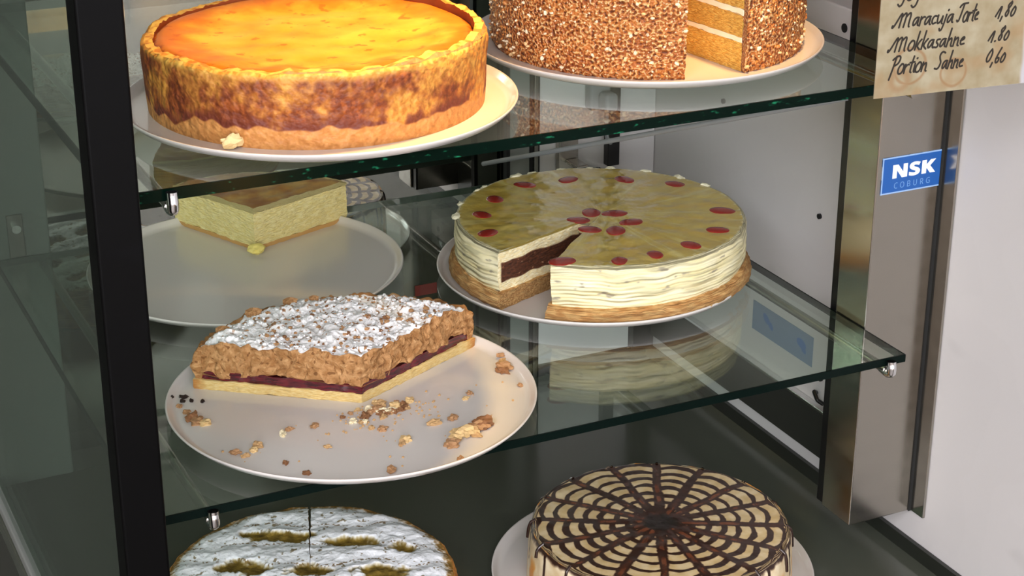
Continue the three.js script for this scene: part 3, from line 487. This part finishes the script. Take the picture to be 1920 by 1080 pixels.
// ---------------------------------------------------------------- chocolate web cake, deck at the right
{
  const g = thing('chocolate_web_cake', 'cream cake with a dark chocolate spider web glaze on top', 'cake', [0.768, DECK + PS, -1.284]);
  const R = 0.12, H = 0.0595, NRAD = 16, PH = 0.1;
  const topTex = tex(1536, 1536, (u, v) => {
    const x = (u - 0.5) * 2, z = (v - 0.5) * 2, r = Math.hypot(x, z), a = Math.atan2(x, z) + PH;
    const wob = 0.05 * noise(x * 2.2, z * 2.2, 4), cell = (((a + wob) / TAU * NRAD) % 1 + 1) % 1, mid = 1 - Math.abs(cell - 0.5) * 2;
    const n = fbm(x * 8, z * 8, 3, 4), n2 = fbm(x * 30, z * 30, 6, 3);
    const id = Math.floor((a + wob) / TAU * NRAD + 40) % NRAD, bulge = Math.sin(Math.min(1, mid * 1.15) * Math.PI / 2), re = r / (1 + 0.055 * bulge) + 0.014 * noise(x * 5, z * 5, 2) + 0.05 * noise(id * 3.7, 2, 1);
    const ring = (((re * 8.8) % 1) + 1) % 1, rd = Math.abs(ring - 0.5) * 2;
    let c = mixc([226, 204, 160], [206, 176, 122], clamp(0.5 + n * 1.8));
    const lw = 0.3 + 0.35 * n + 0.08 * Math.sin(a * 3);
    c = mixc(c, [52, 26, 16], smooth(1 - lw - 0.18, 1 - lw, rd) * smooth(0.1, 0.2, r));
    const half = mid * r * Math.PI / NRAD / 1.0;                      // distance to the nearest spoke in radii
    const spoke = smooth(0.044, 0.028, half * (0.75 + 0.4 * r) + 0.012 * n2);
    c = mixc(c, mixc([50, 24, 16], [118, 66, 40], smooth(0.03, 0.01, half) * clamp(0.35 + n * 2.4)), spoke);
    c = mixc(c, [30, 14, 10], smooth(0.15, 0.11, r + 0.05 * n));
    return mixc(c, [44, 22, 14], smooth(0.955, 0.985, r + 0.02 * n));
  });
  const topM = mat({ map: topTex, roughness: 0.2, clearcoat: 0.5, clearcoatRoughness: 0.08, bumpMap: gray(512, 512, (u, v) => 0.5 + 0.6 * fbm(u * 20, v * 20, 6, 3)), bumpScale: 0.0008 });
  const sideM = mat({ map: tex(2048, 256, (u, v) => {
    const k = u * 16, c0 = (k % 1 + 1) % 1, id = Math.floor(k), n = fbm(Math.cos(u * TAU) * 8, v * 3, Math.sin(u * TAU) * 8, 4);
    let c = mixc([234, 218, 184], [214, 190, 146], clamp(0.5 + n * 2));
    c = mixc(c, [214, 142, 50], smooth(0.22, 0.1, Math.abs(c0 - 0.5) + 0.25 * n) * smooth(0.75, 0.5, v));
    const drip = 0.35 + 0.35 * noise(id * 3.7, 1, 2), w = 0.05 + 0.03 * noise(id * 5.1, 4, 2);
    c = mixc(c, [46, 24, 16], smooth(w, w * 0.5, Math.abs(c0 - 0.05 - 0.1 * noise(id, 3, v * 2))) * smooth(drip - 0.05, drip, v));
    return mixc(c, [46, 24, 16], smooth(0.9, 0.97, v + 0.1 * n));
  }), roughness: 0.45 });
  part('cake_body', cake({ profile: [[0.124, 0], [0.1235, 0.02], [0.122, 0.045], [0.121, 0.054], [0.119, 0.0582]], na: 160, nr: 8, sub: 5, disp: jitter(0.001, 50) }), [sideM, sideM, sideM], g, 'cream side with drips');
  part('web_glaze', cake({ profile: [[0.119, 0.0582], [0.1175, 0.0592], [0.115, H]], na: 160, nr: 40, sub: 2, artR: R, disp: jitter(0.0006, 40) }), [topM, topM, topM], g, 'chocolate web glaze');
  // small flutes of chocolate icing running down over the rim at each spoke
  const choc = mat({ color: 0x2c1710, roughness: 0.25, clearcoat: 0.4 }), rr = rng(15);
  for (let k = 0; k < NRAD; k++) { const a = k / NRAD * TAU - PH, l = 0.012 + 0.022 * rr(), s = Math.sin(a), c = Math.cos(a); part('icing_drip', tube([[s * 0.116, H + 0.0002, c * 0.116], [s * 0.1205, H - 0.003, c * 0.1205], [s * 0.1225, H - 0.5 * l, c * 0.1225], [s * 0.1233, H - l, c * 0.1233]], 0.0016, 12, 8), choc, g); }
}
{
  const choc = mat({ color: 0x120a08, roughness: 0.25 }), drop = new THREE.SphereGeometry(1, 20, 12);
  for (const [x, z, y, label] of [[0.6415, -1.318, 0.0074, 'dark chocolate drop on the left of the web cake plate'], [0.869, -1.206, 0.0074, 'dark chocolate drop on the right of the web cake plate']]) { const m = solo('chocolate_drop', drop, choc, label, 'chocolate drop', [x, DECK + y, z]); m.scale.set(0.0052, 0.0022, 0.0046); }
}

solo('red_patch', new RoundedBoxGeometry(0.027, 0.013, 0.001, 2, 0.0004), mat({ color: 0x7a1f1c, roughness: 0.5 }), 'small dark red patch standing in for a reflection low on the mirrored back, seen behind the crumble cake', 'sticker', [0.748, EYE - 0.8, MZ + 0.0006]);  // red patch laid on the mirror in place of a reflection

// ---------------------------------------------------------------- handwritten price sign
{
  // strokes of a slanted hand: x to the right, y up, x-height 0.5
  const G = {
    M: [1.15, [[-0.25, 0.12], [-0.3, 0], [-0.15, 0.02], [0.28, 1], [0.26, 0]], [[0.28, 0.55], [0.6, 1], [0.58, 0]], [[0.6, 0.55], [0.92, 0.98], [0.92, 0.05], [1.0, 0]]],
    a: [0.5, [[0.4, 0.45], [0.2, 0.5], [0.03, 0.28], [0.08, 0.02], [0.25, 0.08], [0.4, 0.48], [0.4, 0.06], [0.5, 0.02]]],
    r: [0.36, [[0.05, 0.48], [0.07, 0]], [[0.07, 0.3], [0.2, 0.48], [0.34, 0.45]]],
    x: [0.45, [[0.05, 0.46], [0.38, 0.02]], [[0.4, 0.5], [0.05, 0]]],
    c: [0.38, [[0.34, 0.44], [0.16, 0.5], [0.03, 0.25], [0.14, 0.01], [0.36, 0.08]]],
    u: [0.5, [[0.05, 0.48], [0.06, 0.1], [0.2, 0], [0.38, 0.2], [0.42, 0.5], [0.42, 0.04], [0.5, 0]]],
    j: [0.26, [[0.15, 0.48], [0.12, -0.3], [-0.05, -0.42], [-0.12, -0.28]], [[0.2, 0.7], [0.22, 0.74]]],
    T: [0.62, [[-0.02, 0.82], [0.1, 1.0], [0.72, 1.02]], [[0.36, 1.0], [0.28, 0.1], [0.12, 0], [0.02, 0.1]]],
    o: [0.46, [[0.2, 0.52], [0.02, 0.42], [0.0, 0.08], [0.2, -0.06], [0.42, 0.08], [0.42, 0.46], [0.2, 0.56], [0.1, 0.44]]],
    t: [0.34, [[0.2, 0.9], [0.14, 0.06], [0.28, 0]], [[0.0, 0.55], [0.36, 0.58]]],
    e: [0.4, [[0.05, 0.26], [0.34, 0.32], [0.26, 0.5], [0.06, 0.34], [0.1, 0.03], [0.38, 0.08]]],
    k: [0.46, [[0.1, 1.0], [0.08, 0]], [[0.4, 0.55], [0.1, 0.24], [0.42, 0]]],
    s: [0.38, [[0.34, 0.46], [0.14, 0.48], [0.1, 0.3], [0.32, 0.18], [0.26, 0], [0.02, 0.04]]],
    h: [0.48, [[0.1, 1.0], [0.07, 0]], [[0.08, 0.3], [0.26, 0.5], [0.36, 0.38], [0.36, 0.03], [0.46, 0]]],
    n: [0.48, [[0.06, 0.5], [0.07, 0]], [[0.08, 0.3], [0.26, 0.5], [0.36, 0.38], [0.36, 0.03], [0.46, 0]]],
    P: [0.6, [[0.22, 0.98], [0.16, 0.3], [0.08, -0.3]], [[-0.02, 0.8], [0.3, 1.05], [0.6, 0.92], [0.5, 0.55], [0.2, 0.46]]],
    i: [0.22, [[0.1, 0.48], [0.1, 0.04], [0.2, 0]], [[0.14, 0.76], [0.17, 0.78]]],
    S: [0.56, [[0.56, 0.92], [0.34, 1.04], [0.12, 0.84], [0.24, 0.58], [0.42, 0.4], [0.3, 0.02], [-0.02, 0.08]]],
    g: [0.44, [[0.38, 0.46], [0.18, 0.5], [0.04, 0.26], [0.14, 0.02], [0.36, 0.2], [0.4, 0.48], [0.36, -0.3], [0.16, -0.46], [0.0, -0.32]]],
    J: [0.5, [[0.16, 0.95], [0.5, 1.0]], [[0.42, 1.0], [0.36, -0.1], [0.16, -0.36], [-0.02, -0.2]]],
    1: [0.42, [[0.0, 0.12], [0.34, 0.98], [0.26, 0]]], 8: [0.44, [[0.36, 0.9], [0.14, 0.8], [0.18, 0.55], [0.34, 0.35], [0.24, 0.02], [0.06, 0.2], [0.22, 0.5], [0.42, 0.8], [0.34, 0.94]]],
    0: [0.42, [[0.24, 0.62], [0.04, 0.36], [0.12, 0.02], [0.34, 0.12], [0.38, 0.5], [0.24, 0.62]]], 6: [0.42, [[0.32, 0.98], [0.08, 0.4], [0.12, 0.03], [0.34, 0.1], [0.34, 0.4], [0.1, 0.32]]],
    O: [0.5, [[0.3, 0.95], [0.04, 0.6], [0.1, 0.15], [0.34, 0.2], [0.44, 0.7], [0.3, 0.95]]],
    ',': [0.2, [[0.1, 0.08], [0.04, -0.18]]], '.': [0.2, [[0.08, 0.04], [0.11, 0.06]]], ' ': [0.3],
  };
  const W = 0.136, HH = 0.25, PX = 6400, c = document.createElement('canvas'); c.width = Math.round(W * PX); c.height = Math.round(HH * PX);
  const g = c.getContext('2d'), cw = c.width, ch = c.height;
  const paper = g.createImageData(cw, ch);
  for (let j = 0; j < ch; j++) for (let i = 0; i < cw; i++) {
    const x = i / PX, y = j / PX, n = fbm(x * 60, y * 60, 2, 4), n2 = fbm(x * 25, y * 25, 8, 3);
    let p = mixc([160, 151, 126], [142, 129, 100], clamp(0.5 + n * 1.5));
    const edge = (px, py, R, w) => smooth(w, 0, Math.abs(Math.hypot(x - px, y - py) + 0.004 * n2 - R));
    p = mixc(p, [134, 96, 62], 0.6 * Math.max(edge(0.028, HH - 0.022, 0.013, 0.0022), edge(0.066, HH - 0.014, 0.011, 0.0018), 0.8 * edge(0.02, HH - 0.012, 0.007, 0.005)));
    p = mixc(p, [146, 116, 80], 0.5 * smooth(0.1, 0.3, n2 + 0.25 * Math.exp(-(((x - 0.085) / 0.03) ** 2 + ((y - HH + 0.02) / 0.01) ** 2))));
    p = mixc(p, [176, 174, 178], smooth(W - 0.012, W - 0.008, x + 0.004 * n2));
    const k = (j * cw + i) * 4; paper.data[k] = p[0]; paper.data[k + 1] = p[1]; paper.data[k + 2] = p[2]; paper.data[k + 3] = 255;
  }
  g.putImageData(paper, 0, 0);
  g.strokeStyle = '#2b2620'; g.lineCap = g.lineJoin = 'round';
  const widthOf = (text) => [...text].reduce((s, q) => s + G[q][0] * 1.04, 0);
  function write(text, f0, f1, up, size) {                        // between two fractions of the width, baseline above the lower edge
    const wpx = (f1 - f0) * cw, sx = wpx / (widthOf(text) + 0.2), sy = size * PX, base = ch - up * PX;
    let pen = 0;
    for (const q of text) {
      for (const st of G[q].slice(1)) {
        const pts = st.map(([x, y]) => [f0 * cw + (pen + x) * sx + y * sy * 0.24, base - y * sy]);
        g.lineWidth = 9.5; g.beginPath(); g.moveTo(...pts[0]);
        for (let k = 1; k < pts.length - 1; k++) g.quadraticCurveTo(pts[k][0], pts[k][1], (pts[k][0] + pts[k + 1][0]) / 2, (pts[k][1] + pts[k + 1][1]) / 2);
        g.lineTo(...pts[pts.length - 1]); g.stroke();
      }
      pen += G[q][0] * 1.04;
    }
  }
  write('Jog', 0.11, 0.25, 0.0725, 0.0135);
  write('Maracuja', 0.1, 0.47, 0.0525, 0.0135); write('Torte', 0.475, 0.62, 0.0525, 0.0135); write('1,80', 0.72, 0.86, 0.0525, 0.0128);
  write('Mokkasahne', 0.085, 0.555, 0.0345, 0.0135); write('1.80', 0.69, 0.835, 0.0345, 0.0122);
  write('Portion', 0.085, 0.33, 0.0175, 0.0135); write('Sahne', 0.365, 0.555, 0.0175, 0.0135); write('O,60', 0.68, 0.825, 0.0175, 0.0122);
  const t = new THREE.CanvasTexture(c); t.colorSpace = THREE.SRGBColorSpace;
  const sg = new THREE.BoxGeometry(W, HH, 0.0008, 1, 1, 1); sg.translate(W / 2, HH / 2, 0);
  const sign = thing('price_sign', 'yellowed handwritten price sign hanging before the steel column', 'sign', [0.804, EYE - 0.386, -1.06]);
  sign.rotation.y = -0.107;
  part('paper', sg, mat({ map: t, roughness: 0.55, specularIntensity: 0.4 }), sign, 'yellowed paper with handwriting');
  for (const x of [0.02, W - 0.02]) part('string', rod([x, HH, 0], [x, 1.72 - (EYE - 0.386), 0], 0.0006, 6), M.greyPlastic, sign);
}

// ---------------------------------------------------------------- lamps of the case and an added glow tube across the room
const WARM = new THREE.Color(1, 0.57, 0.2);
for (const [x, z, tx, tz, I, label] of [[0.63, -1.2, 0.475, -1.265, 3.0, 'warm halogen spot under the canopy above the cheesecake'], [0.83, -1.17, 0.78, -1.335, 2.2, 'warm halogen spot under the canopy above the nut cake']]) {
  const g = thing('spot_lamp', label, 'lamp', [x, 1.72, z]);
  part('housing', lathe([[0.024, -0.03], [0.026, -0.028], [0.026, 0], [0, 0]], 40), M.chrome, g);
  part('lamp_glass', lathe([[0, -0.026], [0.022, -0.026], [0.022, -0.022], [0, -0.022]], 40), mat({ color: 0xffffff, emissive: WARM, emissiveIntensity: 3, roughness: 0.4 }), g);
  const l = new THREE.SpotLight(WARM, I, 0, 18.4 * D, 0.3, 2); l.position.set(x, 1.688, z); l.target.position.set(tx, 1.2, tz); l.castShadow = true; l.shadow.radius = 1.2; scene.add(l, l.target);
}
{
  const g = thing('added_tube_lamp', 'added amber glow tube low behind the viewer, made up for a yellow band in the mirror', 'lamp', [0.74, EYE - 1.025, 0.6]);  // made-up glowing tube, there for its yellow band in the mirror
  part('added_lamp_tube', new THREE.CylinderGeometry(0.034, 0.034, 0.249, 32).rotateZ(Math.PI / 2).translate(0.1245, 0, 0), mat({ color: 0xffffff, emissive: 0xffa832, emissiveIntensity: 2.4, roughness: 0.4 }), g);
  part('socket', new THREE.CylinderGeometry(0.038, 0.038, 0.012, 32).rotateZ(Math.PI / 2).translate(0.2555, 0, 0), M.steelDark, g);
  const l = new THREE.PointLight(0xffb347, 0.12); l.position.set(0.872, EYE - 1.025, 0.6); l.castShadow = true; scene.add(l);
}
scene.traverse((o) => { if (o.isMesh) o.castShadow = o.receiveShadow = true; });
renderer.render(scene, camera);
